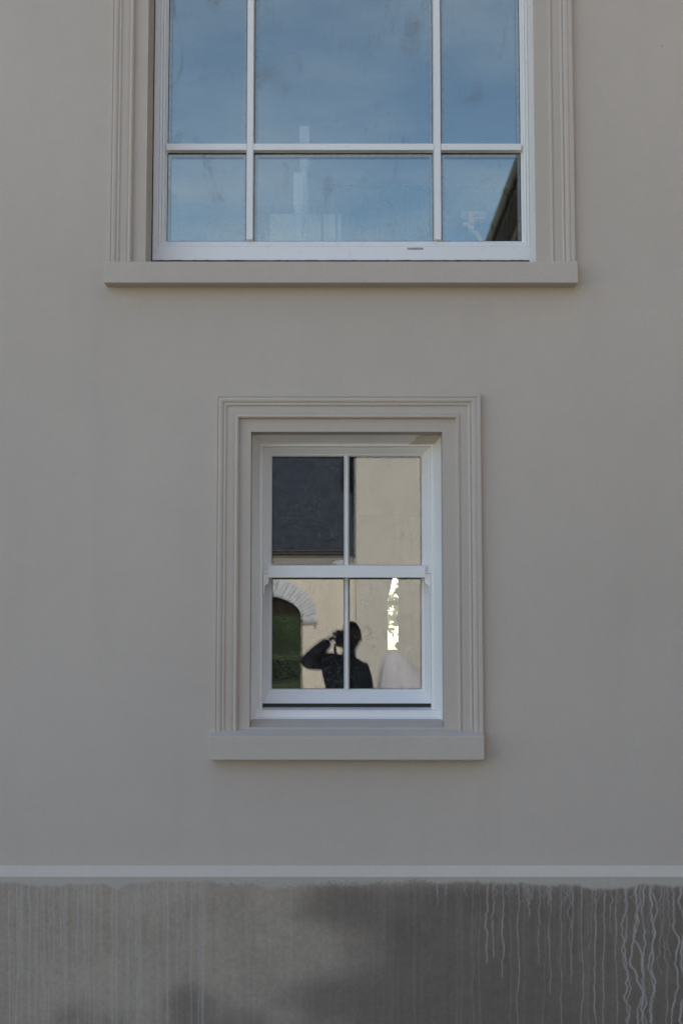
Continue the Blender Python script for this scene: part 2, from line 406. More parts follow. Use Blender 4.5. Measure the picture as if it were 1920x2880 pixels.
# chunk of old filler left in the top right corner of the frame
m = MB(); rg = random.Random(5)
def chs(t): return (2.442 - .028*t, .083 + .054*t)         # along the head chamfer: z, y
edge = [(.262, 1), (.272, .93), (.275, .8), (.285, .72), (.287, .55), (.293, .42), (.291, .30), (.300, .20), (.306, .06), (.316, .08), (.33, .02), (.352, .03), (.366, .0)]
right = [(.3845, .0), (.3840, .15), (.378, .32), (.372, .52), (.366, .75), (.3635, .93), (.36, 1.0)]
poly = edge + right
front = [(x, chs(t)[1] - .004, chs(t)[0] - .0015) for x, t in poly]; back = [(x, chs(t)[1] + .006, chs(t)[0] + .004) for x, t in poly]
n = len(poly)
m.add(front + back, [tuple(range(n))] + [(i, (i+1) % n, n+(i+1) % n, n+i) for i in range(n)])
m.build('filler_patch', M['patch'], win2)

# ---- plinth: sloped painted ledge, then stained grey render (stain map held per vertex)
m = MB(); m.add([(-7.04, .0, .8094), (7.04, .0, .8094), (7.04, -.035, .7742), (-7.04, -.035, .7742)], [(0, 1, 2, 3)])
# small irregular bulges along the ledge
ledge = m.build('ledge', M['band'], house)

def plinth():
    F = 4000.0; T = math.atan(.0895); c, s = math.cos(T), math.sin(T)
    xs = np.concatenate([[-7.04, -4, -2], np.arange(-1.42, 1.4201, .0024), [2, 4, 7.04]])
    zs = np.concatenate([[0, .12], np.arange(.19, .7742, .0024), [.7742]])
    X, Z = np.meshgrid(xs, zs)
    dyv = 5.4 - .035
    fw = dyv*c + (Z-1.65)*s
    U = 960 + F*X/fw; V = 1440 - F*(-dyv*s + (Z-1.65)*c)/fw      # stain layout, as surface coordinates
    rs = np.random.RandomState(11)
    def vnoise(U, V, su, sv, seed, octs=3):
        r = np.zeros_like(U); amp = 1; tot = 0
        for o in range(octs):
            q = np.random.RandomState(seed+o).rand(256, 256)
            a, b = U/su*2**o, V/sv*2**o
            i, j = np.floor(a).astype(int), np.floor(b).astype(int); fa, fb = a-i, b-j
            fa = fa*fa*(3-2*fa); fb = fb*fb*(3-2*fb)
            g = lambda di, dj: q[(i+di) % 256, (j+dj) % 256]
            r += amp*((g(0, 0)*(1-fa)+g(1, 0)*fa)*(1-fb)+(g(0, 1)*(1-fa)+g(1, 1)*fa)*fb); tot += amp; amp *= .55
        return r/tot
    ss = lambda a, b, x: (lambda t: t*t*(3-2*t))(np.clip((x-a)/(b-a), 0, 1))
    wob = (vnoise(U, V, 120, 80, 40, 6)-.5)
    # damp: one big area on the right with a stepped soft edge, islands on the left
    edge = 8 + np.interp(V, [2466, 2500, 2560, 2590, 2612, 2640, 2700, 2740, 2765, 2800, 2850, 2880, 3000],
                     [860, 830, 795, 800, 955, 985, 985, 970, 850, 825, 835, 860, 860])
    wet = ss(-75, 85, U + wob*190 - edge)
    wet = np.maximum(wet*ss(2466, 2500, V + wob*20)*(.80+.2*ss(900, 1150, U)), 0)
    def blob(u, v, a, b, p=1.0):
        d = np.sqrt(((U-u)/a)**2+((V-v)/b)**2) + wob*1.3
        return p*ss(1.15, .45, d)
    for bl in ((528, 2835, 62, 75, .72), (545, 2890, 90, 60, .6), (205, 2868, 60, 44, .55), (300, 2890, 90, 40, .3), (690, 2892, 90, 52, .65), (560, 2560, 60, 40, .22)):
        wet = np.maximum(wet, blob(*bl))
    lift = blob(795, 2880, 60, 45, .6) + blob(900, 2665, 90, 60, .35) + blob(720, 2640, 130, 60, .25)
    wet = np.clip(wet - lift*.5*(1-ss(1000, 1040, U)), 0, 1)
    def soften(a, rad):                     # damp creeps: soft edges
        for ax in (0, 1):
            for _ in range(2):
                pad = [(0, 0), (0, 0)]; pad[ax] = (rad+1, rad)
                c_ = np.cumsum(np.pad(a, pad, mode='edge'), axis=ax)
                a = (np.take(c_, range(2*rad+1, c_.shape[ax]), axis=ax) - np.take(c_, range(0, c_.shape[ax]-2*rad-1), axis=ax))/(2*rad+1)
        return a
    wet = soften(wet, 11)
    wet = np.clip(wet + (vnoise(U, V, 30, 26, 140, 4)-.5)*.34*wet*(1.25-wet), 0, 1)
    mott = vnoise(U, V, 9, 9, 7, 3)-.5; big = vnoise(U, V, 160, 120, 77, 3)-.5; strk = vnoise(U, V, 7, 260, 55, 2)-.5
    dry = np.array([.425, .352, .280]); damp = np.array([.205, .167, .134])
    col = dry*(1-wet[..., None]) + damp*wet[..., None]
    col = col*(1 + .22*mott + .30*big + .14*strk)[..., None]
    fine = rs.rand(*U.shape); col *= (1 + .16*(fine-.5))[..., None]
    # pale splash dots
    dots = (rs.rand(*U.shape) > .9991) & (U > 900)
    col[dots] = col[dots]*.4 + np.array([.3, .3, .3])*.5
    # runs of thin paint
    pa = np.zeros_like(U)
    rr = random.Random(21)
    vrow = V[:, U.shape[1]//2]
    def run(u0, vend, wd, st, wig, taper=True):
        nonlocal pa
        n = 90; vv = np.linspace(2462, vend, n); u = np.zeros(n); u[0] = u0; dr = 0; ph = rr.uniform(0, 6)
        for i in range(1, n):
            dr = dr*.55 + rr.gauss(0, wig)
            u[i] = u[i-1] + rr.uniform(-1.6, 1.6)*wig + dr + (u0-u[i-1])*.11
        path = np.interp(vrow, vv, u); wv = np.interp(vrow, vv, [wd*(1-.25*k/n) for k in range(n)])
        on = ((vrow >= 2462) & (vrow <= vend)).astype(float) * np.clip((vend - vrow)/14, 0, 1)
        tone = np.interp(vrow, np.linspace(2462, 2960, 26), [rr.uniform(.45, 1.1) for _ in range(26)])
        g = np.exp(-((U - path[:, None])/wv[:, None])**2)*(on*tone)[:, None]*st
        pa = np.maximum(pa, g)
    for i in range(62):
        u0 = rr.uniform(-60, 470) if i < 54 else rr.uniform(470, 580)
        run(u0, rr.choice([2600, 2700, 2990, 2990, 2990, 2990]) + rr.uniform(-40, 40), rr.uniform(1.6, 2.8), rr.uniform(.22, .60), .28)
    for u0 in (537, 560, 1230, 1254): run(u0, 2990 if u0 < 600 else rr.choice([2530, 2555]), 2.4, .5, .3)
    for u0, ve, st in ((1307, 2530, .5), (1369, 2715, .75), (1386, 2700, .6), (1413, 2755, .75), (1456, 2990, .6), (1486, 2590, .6), (1515, 2720, .55), (1545, 2800, .6), (1575, 2990, .5), (1600, 2670, .5),
                       (1608, 2775, .55), (1635, 2990, .65), (1662, 2680, .4), (1672, 2990, .6), (1696, 2990, .65), (1715, 2630, .5), (1733, 2990, .5), (1330, 2990, .16), (1348, 2990, .18), (1430, 2990, .2), (1530, 2990, .2), (1650, 2990, .2)):
        run(u0, ve, rr.uniform(1.8, 2.6), st, .5)
    for u0 in (1756, 1762, 1789, 1799, 1813, 1826, 1834, 1893, 1910): run(u0, 2990, rr.uniform(2.2, 3.4), rr.uniform(.75, 1.0), 1.35)
    for u0, ve in ((1775, 2545), (1855, 2750), (1868, 2990), (1880, 2700)): run(u0, ve, 2.4, .45, .9)
    for i in range(44): run(rr.uniform(1360, 1760), rr.uniform(2490, 2560), rr.uniform(1.8, 2.8), rr.uniform(.3, .6), .9)
    for i in range(40): run(rr.uniform(1000, 1930), rr.uniform(2600, 2990), rr.uniform(3, 6), rr.uniform(.05, .14), .3)
    pc = np.array([.52, .49, .46])
    col = col*(1-pa[..., None]) + pc*pa[..., None]
    # ragged lower edge of the painted band
    low = 2484 + 16*(vnoise(U, V*0, 130, 1, 91, 3)-.5)*2 + 5*(vnoise(U, V*0, 22, 1, 95, 2)-.5)*2
    low += 14*np.exp(-((U-333)/24)**2) + 24*np.exp(-((U-1705)/70)**2) + 8*np.exp(-((U-850)/60)**2) - 8*np.exp(-((U-640)/90)**2)
    brush = vnoise(U, V, 5, 3.2, 60, 2)
    scr = (ss(560, 700, U)*(1-ss(1180, 1260, U)))*.9 + .22
    cover = ss(7, -5, V - low - (brush-.45)*26*scr)
    cover *= 1 - .55*scr*ss(.58, .75, brush)*ss(2468, 2480, V)
    band = np.array([.52, .465, .40])*(1 + .10*mott)[..., None]
    col = col*(1-cover[..., None]) + band*cover[..., None]
    col = np.clip(col, .01, .9)
    nx, nz = len(xs), len(zs)
    me = bpy.data.meshes.new('plinth')
    vv = np.stack([X, np.full_like(X, -.035) - .0006*pa - .0004*cover, Z], -1).reshape(-1, 3)
    i = np.arange(nx-1); k = np.arange(nz-1); I, K = np.meshgrid(i, k)
    q = np.stack([K*nx+I, K*nx+I+1, (K+1)*nx+I+1, (K+1)*nx+I], -1).reshape(-1, 4)
    me.vertices.add(len(vv)); me.vertices.foreach_set('co', vv.astype(np.float32).ravel())
    me.loops.add(q.size); me.loops.foreach_set('vertex_index', q.astype(np.int32).ravel())
    me.polygons.add(len(q)); me.polygons.foreach_set('loop_start', np.arange(0, q.size, 4, dtype=np.int32))
    me.update(calc_edges=True)
    at = me.color_attributes.new('stain', 'FLOAT_COLOR', 'POINT')
    rgba = np.concatenate([col.reshape(-1, 3), np.ones((len(vv), 1))], 1).astype(np.float32)
    at.data.foreach_set('color', rgba.ravel())
    t = NT('stained_render'); a = t.n('ShaderNodeVertexColor', layer_name='stain')
    t.set(a.outputs[0], .85, .25); v = t.coord()
    t.bump(t.mul(t.noise(v, 260, 3, .6), t.noise(v, 60, 2), 'ADD'), .4, .002)
    me.materials.append(t.m)
    o = bpy.data.objects.new('plinth', me); C.objects.link(o)
    P(o, house, 'grey stained plinth with pale runs of paint')
plinth()

# ------------------------------------------------------------------ ground, field
def gravel(name, c1, c2, scale):
    t = NT(name); v = t.coord()
    vo = t.n('ShaderNodeTexVoronoi'); vo.inputs['Scale'].default_value = scale; t.l(v, vo.inputs['Vector'])
    f = t.rng(t.noise(v, 1.3, 4), .3, .7, 0, 1)
    sc_ = t.n('ShaderNodeSeparateColor'); t.l(vo.outputs['Color'], sc_.inputs[0])
    t.set(t.mix(t.mul(sc_.outputs[0], .6), t.mix(f, c1, c2), tuple(x*.6 for x in c1)), .95, .1)
    t.bump(vo.outputs['Distance'], .6, .02); return t.m
def sheet(name, x0, x1, y0, y1, z, mat, kind='structure', label=None):
    m = MB(); m.add([(x0, y0, z), (x1, y0, z), (x1, y1, z), (x0, y1, z)], [(0, 1, 2, 3)])
    return m.build(name, mat, None, kind=kind)
grass_m = plain('grass', (.055, .078, .022), .95, .1, .45, .6)
field_m = plain('dry_field', (.31, .30, .17), .95, .1, .3, .05)
sheet('ground', -900, 900, -900, 900, -.012, field_m)
sheet('courtyard', -13, 14, -33.9, 12, -.004, gravel('gravel', (.36, .295, .215), (.31, .255, .185), 45))
sheet('lawn', -60, 60, -200, -33.91, -.004, grass_m)

# ------------------------------------------------------------------ stable block opposite, seen only as a reflection
slate = None
def slates():
    t = NT('blue_slate')
    tc = t.n('ShaderNodeTexCoord'); mp = t.n('ShaderNodeMapping'); t.l(tc.outputs['Object'], mp.inputs[0])
    sp = t.n('ShaderNodeSeparateXYZ'); t.l(mp.outputs[0], sp.inputs[0])
    cb = t.n('ShaderNodeCombineXYZ'); t.l(sp.outputs[0], cb.inputs[0]); t.l(sp.outputs[2], cb.inputs[1])
    br = t.n('ShaderNodeTexBrick'); t.l(cb.outputs[0], br.inputs['Vector'])
    br.inputs['Scale'].default_value = 1; br.inputs['Brick Width'].default_value = .26; br.inputs['Row Height'].default_value = .145
    br.inputs['Mortar Size'].default_value = .006; br.inputs['Color1'].default_value = (.026, .034, .050, 1); br.inputs['Color2'].default_value = (.036, .044, .062, 1); br.inputs['Mortar'].default_value = (.010, .012, .017, 1)
    f = t.rng(t.noise(mp.outputs[0], 5, 4), .3, .7, .7, 1.25)
    mx = t.n('ShaderNodeVectorMath', operation='SCALE'); t.l(br.outputs['Color'], mx.inputs[0]); t.l(f, mx.inputs['Scale'])
    t.set(mx.outputs[0], .55, .4); return t.m
M['slate'] = slates()
M['cream2'] = plain('sunny_render', (.66, .612, .525), .9, .2, .05, .8, .15, 90)
M['cream3'] = plain('sunny_render_grey', (.55, .535, .49), .9, .2, .05, .8, .15, 90)
M['limestone'] = plain('pale_limestone', (.56, .585, .64), .85, .2, .08, 3)
M['fascia'] = plain('dark_fascia', (.025, .024, .022), .55, .4, .2, 4)
M['gutter'] = plain('brown_gutter', (.05, .042, .032), .35, .5, .2, 4)

YF = -29.2
stable = thing('stable_block', 'cream stable block with slate roof and a stone arch, mirrored in the sash window', 'building', (-4, YF, 0))
AX, AA, AB, AS, AN = -2.395, 1.45, .715, 2.03, 2.5
def arch(u, da=0, db=0):      # u -1..1 -> x, z on the super-elliptic arch line
    a, b = AA+da, AB+db
    th = math.pi*(1-(u+1)/2)
    cs, sn = math.cos(th), math.sin(th)
    return (AX + a*math.copysign(abs(cs)**(2/AN), cs), AS + b*abs(sn)**(2/AN))
NA = 48
ar = [arch(-1+2*i/NA) for i in range(NA+1)]
m = MB()
top = 3.86
xl, xr_ = AX-AA, AX+AA
def wallface(mb, y, flip):
    v = []; f = []
    for (x, z) in ar: v += [(x, y, z), (x, y, top)]
    for i in range(NA): f.append((2*i, 2*i+2, 2*i+3, 2*i+1))
    mb.add(v, f)
    mb.add([(-9, y, 0), (xl, y, 0), (xl, y, top), (-9, y, top)], [(0, 1, 2, 3)])
    mb.add([(xr_, y, 0), (.357, y, 0), (.357, y, top), (xr_, y, top)], [(0, 1, 2, 3)])
wallface(m, YF, 0)
m.build('wall', M['cream2'], stable)
m = MB(); y_ = YF-4.6
for x0_, x1_, z0_, z1_ in ((-9, xl, 0, top), (xl, xr_, 2.28, top), (xr_, .357, 0, top)):
    m.add([(x0_, y_, z0_), (x1_, y_, z0_), (x1_, y_, z1_), (x0_, y_, z1_)], [(0, 1, 2, 3)])
m.build('rear_wall', M['cream2'], stable)
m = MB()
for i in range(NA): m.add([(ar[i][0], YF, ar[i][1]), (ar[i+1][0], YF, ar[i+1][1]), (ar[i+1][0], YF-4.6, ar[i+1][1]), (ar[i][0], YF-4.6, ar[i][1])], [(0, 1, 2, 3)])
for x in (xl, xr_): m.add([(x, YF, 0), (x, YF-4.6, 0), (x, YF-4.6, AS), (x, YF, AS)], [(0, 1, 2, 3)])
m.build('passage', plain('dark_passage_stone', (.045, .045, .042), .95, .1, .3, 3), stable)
m = MB()                                     # arch ring, block by block so that joints show
nb = 19
def outer(u): return arch(u, .36, .44)
for b_ in range(nb):
    u0 = -1 + 2*b_/nb; u1 = -1 + 2*(b_+1)/nb; e = .008
    q = [u0+e, (u0+u1)/2, u1-e]
    inn = [arch(k) for k in q]; out = [outer(k) for k in q]
    poly = inn + out[::-1]
    m.prism([(x, z) for x, z in poly], 1, YF-.10, YF+.07)
m.build('arch_surround', M['limestone'], stable)
q = [-1 + 2*k/60 for k in range(61)]
m = MB()
for u0, u1 in zip(q, q[1:]):
    (a0, b0), (a1, b1), (c1, d1), (c0, d0) = arch(u0, .012, .012), arch(u1, .012, .012), arch(u1, .345, .425), arch(u0, .345, .425)
    m.add([(a0, YF+.05, b0), (a1, YF+.05, b1), (c1, YF+.05, d1), (c0, YF+.05, d0)], [(0, 1, 2, 3)])
m.build('arch_joint', plain('dark_joint', (.30, .30, .30), .9, .1), stable)
m = MB()
ez, ey, rz, ry = 3.80, YF+.10, 7.40, YF-3.9
m.prism([(ey, ez), (ey, ez+.05), (ry, rz+.05), (ry-4.4, ez), (ry-4.4, ez-.05), (ry, rz-.06)], 0, -9.3, .352)
m.build('roof', M['slate'], stable)
m = MB(); g = MB(); g.box(-9, .356, YF+.002, YF+.02, 3.42, 3.69); g.build('eave_shade', plain('eave_shade_grey', (.27, .262, .25), .9, .1), stable)  # grey band stands in for the shade under the eave
m.tube([(-9.2, YF+.062, 3.745), (.35, YF+.062, 3.745)], .052, 12)
m.build('gutter', M['fascia'], stable)

tall = thing('tall_wing', 'plain tall cream wing beside the slate roof, mirrored in the sash window', 'building', (2, YF, 0))
m = MB(); m.box(.36, 6.5, YF-6, YF+.5, 0, 7.8); m.build('wall', M['cream3'], tall)
m = MB(); m.add([(.1, YF+.8, 7.75), (6.8, YF+.8, 7.75), (6.8, YF-6.3, 7.75), (.1, YF-6.3, 7.75), (3.4, YF-2.7, 9.6)], [(0, 1, 4), (1, 2, 4), (2, 3, 4), (3, 0, 4), (0, 3, 2, 1)])
m.build('roof', M['slate'], tall)

wing = thing('side_wing', 'tall wing of the courtyard whose dark gutter shows in the upper window corner', 'building', (6, -20, 0))
m = MB(); m.box(3.45, 9.0, -27.9, -2.4, 0, 8.8); m.build('wall', plain('light_dimming_wall', (.38, .35, .31), .95, .1, .3, 3, .5, 20), wing)  # unseen wall, run nearer and greyed to dim light from the right
H = 9.0; X0 = 2.70
m = MB(); m.prism([(X0+.1, H-.02), (6.2, H+4.3), (9.7, H-.02)], 1, -28.0, -2.1); m.build('roof', M['slate'], wing)
m = MB(); m.box(X0+.13, 3.44, -27.95, -2.2, H-.16, H-.10); m.box(X0+.10, X0+.13, -27.95, -2.2, H-.20, H+.02); m.build('soffit', M['fascia'], wing)
m = MB(); m.tube([(X0+.03, -28, H-.03), (X0+.03, -2.1, H-.03)], .075, 12)
for k in range(12): m.tube([(X0+.03, -26.5+k*1.9, H-.03), (X0+.03, -26.44+k*1.9, H-.03)], .086, 12)
m.tube([(X0+.38, -27.9, H-.22), (X0+.38, -2.3, H-.22)], .05, 10)
m.build('gutter', M['gutter'], wing, smooth=True)

# rubble heap under a lilac-grey dust sheet
def heap():
    m = MB(); n1, n2 = 30, 18
    for j in range(n2+1):
        t = j/n2
        for i in range(n1):
            a = 2*math.pi*i/n1
            sh = (1 - t**2.6)**.5 if t < 1 else 0
            fold = 1 + .05*math.sin(a*5+t*3) + .035*math.sin(a*11+1+t*5)
            cx = .80 - .12*t**1.5; cy = -12.4; ca = math.cos(a)
            px_ = .34*sh*fold*ca if ca < 0 else .85*(1-t)**.75*fold*ca + .10*sh*ca
            m.v.append((cx + px_, cy + .36*sh*fold*math.sin(a), 1.50*t + .03*math.sin(a*3)*t*(1-t)))
    for j in range(n2):
        for i in range(n1):
            k = (i+1) % n1; m.f.append((j*n1+i, j*n1+k, (j+1)*n1+k, (j+1)*n1+i))
    o = m.build('covered_heap', plain('dust_sheet', (.52, .51, .55), .9, .1, .06, 5, .4, 25), None, smooth=True,
                label='lilac-grey dust sheet over a heap in the courtyard, mirrored in the lower right pane', cat='heap')
heap()

# ------------------------------------------------------------------ greenery
leaf_m = [plain('leaf_dark', (.022, .036, .012), .7, .2, .65, .35), plain('leaf_light', (.11, .14, .06), .6, .3, .4, 3)]
bark_m = plain('bark', (.07, .055, .04), .9, .1, .3, 20, .5, 60)
def tree_mesh(seed, h, r, n):
    rg = random.Random(seed)
    tr = MB(); tr.tube([(0, 0, 0), (.05, .03, h*.25), (-.05, .08, h*.5), (.02, 0, h*.78)], [h*.03, h*.024, h*.016, h*.006], 8)
    cl = []
    for i in range(11):
        a = rg.uniform(0, 6.28); z = h*rg.uniform(.3, .9); d = r*rg.uniform(.35, .9)*(1-.5*abs(z/h-.55))
        e = Vector((d*math.cos(a), d*math.sin(a), z)); cl.append((e, r*rg.uniform(.25, .42)))
        tr.tube([(0, 0, z-h*.15), e*.5 + Vector((0, 0, z*.42)), tuple(e)], [h*.010, h*.006, h*.002], 5)
    cl.append((Vector((0, 0, h*.9)), r*.35))
    lf = MB()
    for i in range(n):
        c, rad = rg.choice(cl)
        d = Vector((rg.gauss(0, 1), rg.gauss(0, 1), rg.gauss(0, .8))); d = d.normalized()*rad*rg.random()**.45
        p = c + d; u = Vector((rg.gauss(0, 1), rg.gauss(0, 1), rg.gauss(0, 1))).normalized()*h*.018*rg.uniform(.6, 1.5)
        v = u.cross(Vector((rg.gauss(0, 1), rg.gauss(0, 1), rg.gauss(0, 1)))).normalized()*u.length*.7
        lf.add([p-u, p-v*.8, p+u, p+v*.8], [(0, 1, 2, 3)])
    return tr, lf
def plant(x, y, k, seed, h, r, label, group):
    t = thing('tree', label, 'tree', (x, y, 0), group)
    tr, lf = tree_mesh(seed, h, r, 1300 if k else 3000)
    for nm, mb, mat in (('trunk', tr, bark_m), ('crown', lf, leaf_m[k])):
        o = mb.build(nm, mat); o.parent = t
    return t
def copy_tree(src, x, y, rz, label, sc=1):
    t = src.copy(); C.objects.link(t); t.location = (x, y, 0); t.rotation_euler = (0, 0, rz); t.scale = (sc, sc, sc); t['label'] = label
    for ch in list(src.children):
        c = ch.copy(); C.objects.link(c); c.parent = t
t0 = plant(3.9, 62, 1, 3, 8.5, 3.6, 'leafy tree in the field behind the house, seen through the lower right pane', 'trees behind the house')
for i, (x, y, rz, s_, lb) in enumerate(((4.9, 75, 1, 1.1, 'tallest tree in the field behind the house'), (-1.8, 88, 2.4, .9, 'smaller tree at the left of the field behind the house'), (8.8, 96, 4, 1.0, 'farthest tree of the field behind the house'))):
    copy_tree(t0, x, y, rz, lb, s_)
t1 = plant(-5.4, -150, 0, 8, 9, 4.6, 'dark tree at the end of the lawn straight behind the stone arch', 'trees beyond the lawn')
for i, (x, y, rz, s_, lb) in enumerate(((-10.5, -155, 1, 1.1, 'dark tree at the left end of the row beyond the lawn'), (-1.5, -158, 2, 1, 'dark tree right of the arch view beyond the lawn'), (3.2, -152, 3, 1.15, 'dark tree at the right end of the row beyond the lawn'))):
    copy_tree(t1, x, y, rz, lb, s_)
def hedge(x0, x1, y, d, h, label, seed):
    rg = random.Random(seed); m = MB(); m.box(x0+.05, x1-.05, y-d*.4, y+d*.4, 0, h*.88)
    for i in range(5200):
        p = Vector((rg.uniform(x0, x1), y + rg.choice((-1, 1))*d*.5*rg.uniform(.8, 1.05), rg.uniform(0, h))) if rg.random() < .6 else Vector((rg.uniform(x0, x1), y+rg.uniform(-d, d)*.5, h*rg.uniform(.86, 1.06)))
        u = Vector((rg.gauss(0, 1), rg.gauss(0, 1), rg.gauss(0, 1))).normalized()*.07
        v = u.cross(Vector((rg.gauss(0, 1), rg.gauss(0, 1), rg.gauss(0, 1)))).normalized()*.05
        m.add([p-u, p-v, p+u, p+v], [(0, 1, 2, 3)])
    m.build('hedge', leaf_m[0], None, label=label, cat='hedge')
hedge(-9, 3, -48, 1.0, .80, 'low clipped dark hedge on the lawn behind the stone arch', 2)
hedge(-16, 10, -142, 2.5, 6.5, 'tall dark boundary hedge at the far end of the lawn', 6)

# ------------------------------------------------------------------ things inside the house
M['primed'] = plain('primed_wood', (.78, .80, .82), .5, .4, .03)
def spindle(x, y, ztop, label):
    t = thing('stair_spindle', label, 'spindle', (x, y, 2.68), 'turned stair spindles')
    m = MB(); m.box(x-.023, x+.023, y-.023, y+.023, ztop-.152, ztop); m.build('block', M['primed'], t, bevel=.002)
    z = ztop-.152; m = MB()
    m.lathe([(.020, z), (.020, z-.006), (.024, z-.010), (.024, z-.018), (.019, z-.024), (.023, z-.032), (.019, z-.042), (.014, z-.060), (.018, z-.12), (.022, z-.22), (.024, z-.30), (.016, z-.40), (.02, z-.5), (.02, 2.68)], x, y)
    m.build('shaft', M['primed'], t, smooth=True)
spindle(-.194, .90, 3.7565, 'nearer turned white spindle with a square top, standing behind the upper window')
spindle(-.172, 1.02, 4.017, 'farther and taller turned spindle standing behind the upper window')
m = MB(); m.box(-.3368, -.0017, 1.15, 1.17, 2.68, 3.646)
m.build('board', plain('cream_board', (.80, .76, .64), .8, .2, .03), None, label='pale cream board upright on the landing behind the upper window', cat='board')
t = thing('railing', 'thin dark metal landing railing inside the upper window', 'railing', (0, 1.1, 2.68))
iron = plain('blue_iron', (.012, .015, .02), .8, .2)
m = MB(); m.tube([(-.150, 1.1, 3.7584), (1.6, 1.1, 3.7584)], .010, 8); m.build('handrail', iron, t)
for i in range(20):
    m = MB(); m.tube([(-.0898+i*.0665, 1.1, 2.68), (-.0898+i*.0665, 1.1, 3.755)], .006, 6); m.build('baluster', iron, t)
t = thing('power_tool', 'yellow and grey hand tool standing on the board inside the upper window', 'tool', (.56, .46, 3.10))
yel = plain('yellow_plastic', (.90, .42, .03), .5, .3)
def toolp(u, v): return ((u-960)*.00149, 3.2 + (754.4-v)*.0015)     # tool drawn at its own size, 1.5 mm steps
def tp(pts): return [toolp(*p) for p in pts]
m = MB(); m.prism(tp([(1316, 597), (1322, 594), (1362, 597), (1367, 601), (1367, 613), (1363, 617), (1336, 619), (1334, 632), (1320, 630)]), 1, .43, .47)
m.build('housing', yel, t, bevel=.004)
m = MB(); m.prism(tp([(1301, 625), (1318, 624), (1320, 631), (1334, 633), (1333, 648), (1321, 650), (1317, 637), (1302, 635)]), 1, .435, .465); m.build('handle', yel, t, bevel=.004)
m = MB(); m.tube([(toolp(1326, 648)[0], .45, toolp(1326, 648)[1]), (toolp(1342, 655)[0], .45, toolp(1342, 655)[1]), (toolp(1353, 676)[0], .45, toolp(1353, 676)[1])], .009); m.tube([(toolp(1353, 674)[0], .45, toolp(1353, 674)[1]), (toolp(1353, 741)[0], .45, 3.101)], .009)
m.build('leg', yel, t)
m = MB(); m.prism(tp([(1297, 592), (1315, 592), (1315, 616), (1297, 616)]), 1, .44, .46); m.build('end_cap', M['tape'], t, bevel=.002); m = MB(); m.prism(tp([(1335, 602), (1362, 602), (1362, 612), (1335, 612)]), 1, .426, .4295)
m.build('side_plate', M['tape'], t, bevel=.001)
# ground floor: dark screens that leave a slit of daylight from the rear window
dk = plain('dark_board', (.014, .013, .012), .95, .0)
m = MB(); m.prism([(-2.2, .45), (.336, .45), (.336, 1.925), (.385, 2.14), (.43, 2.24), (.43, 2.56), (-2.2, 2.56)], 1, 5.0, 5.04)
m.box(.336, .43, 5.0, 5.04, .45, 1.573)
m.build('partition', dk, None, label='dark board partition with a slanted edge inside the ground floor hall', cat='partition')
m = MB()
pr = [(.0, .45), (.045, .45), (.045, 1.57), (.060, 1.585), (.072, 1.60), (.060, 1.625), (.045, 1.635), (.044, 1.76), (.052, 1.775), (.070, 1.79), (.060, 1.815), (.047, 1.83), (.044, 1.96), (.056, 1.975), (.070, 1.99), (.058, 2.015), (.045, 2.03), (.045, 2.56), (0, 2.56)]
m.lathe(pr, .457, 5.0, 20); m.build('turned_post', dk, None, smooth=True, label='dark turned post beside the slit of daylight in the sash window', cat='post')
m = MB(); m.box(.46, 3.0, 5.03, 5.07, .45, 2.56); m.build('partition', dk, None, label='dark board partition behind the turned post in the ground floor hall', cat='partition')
m = MB(); m.box(.20, .75, 8.75, 8.80, 1.985, 2.03); m.build('transom', plain('brown_transom', (.35, .25, .15), .7, .2), house)

# ------------------------------------------------------------------ the photographer, mirrored in the lower panes
def skin_mesh(verts, edges, root, sub=2):
    me = bpy.data.meshes.new('skin'); me.from_pydata([v[0] for v in verts], edges, [])
    o = bpy.data.objects.new('skin', me); C.objects.link(o)
    sm = o.modifiers.new('s', 'SKIN'); sm.use_smooth_shade = True
    for i, v in enumerate(verts):
        r = v[1]; me.skin_vertices[0].data[i].radius = (r, r) if isinstance(r, float) else r
        me.skin_vertices[0].data[i].use_root = (i == root)
    ss_ = o.modifiers.new('u', 'SUBSURF'); ss_.levels = sub; ss_.render_levels = sub
    dg = bpy.context.evaluated_depsgraph_get(); dg.update()
    ev = o.evaluated_get(dg); em = bpy.data.meshes.new_from_object(ev)
    v = [tuple(p.co) for p in em.vertices]; f = [tuple(p.vertices) for p in em.polygons]
    bpy.data.objects.remove(o); return v, f
def chain(*pts): return list(pts), [(i, i+1) for i in range(len(pts)-1)]
def head(cx, cy, cz):
    vs_, fs = [], []; n, k = 28, 22
    for j in range(k+1):
        th = math.pi*j/k
        for i in range(n):
            a = 2*math.pi*i/n
            x, y, z = math.sin(th)*math.sin(a), math.sin(th)*math.cos(a), math.cos(th)
            wx, wy = .076, .096
            if z < 0: wx *= 1 - .30*(-z)**1.5; wy *= 1 - .16*(-z)
            X, Y, Z = x*wx, y*wy, z*.124
            if y > 0:
                Y += .024*math.exp(-((X)/.013)**2-((Z+.020)/.024)**2)          # nose
                Y += .007*math.exp(-((X)/.024)**2-((Z+.058)/.012)**2)          # lips
                Y += .010*math.exp(-((X)/.022)**2-((Z+.105)/.016)**2)          # chin
                Y -= .009*(math.exp(-((X-.032)/.015)**2-((Z-.004)/.012)**2)+math.exp(-((X+.032)/.015)**2-((Z-.004)/.012)**2))
                Y += .005*math.exp(-((Z-.026)/.010)**2)*(abs(X) < .05)
            else: Y *= 1.08
            ear = math.exp(-((Y+.008)/.018)**2-((Z+.008)/.028)**2)
            if abs(X) > .05: X += math.copysign(.016*ear, X)
            vs_.append((cx+X, cy+Y, cz+Z))
    for j in range(k):
        for i in range(n):
            i2 = (i+1) % n; fs.append((j*n+i, j*n+i2, (j+1)*n+i2, (j+1)*n+i))
    return vs_, fs
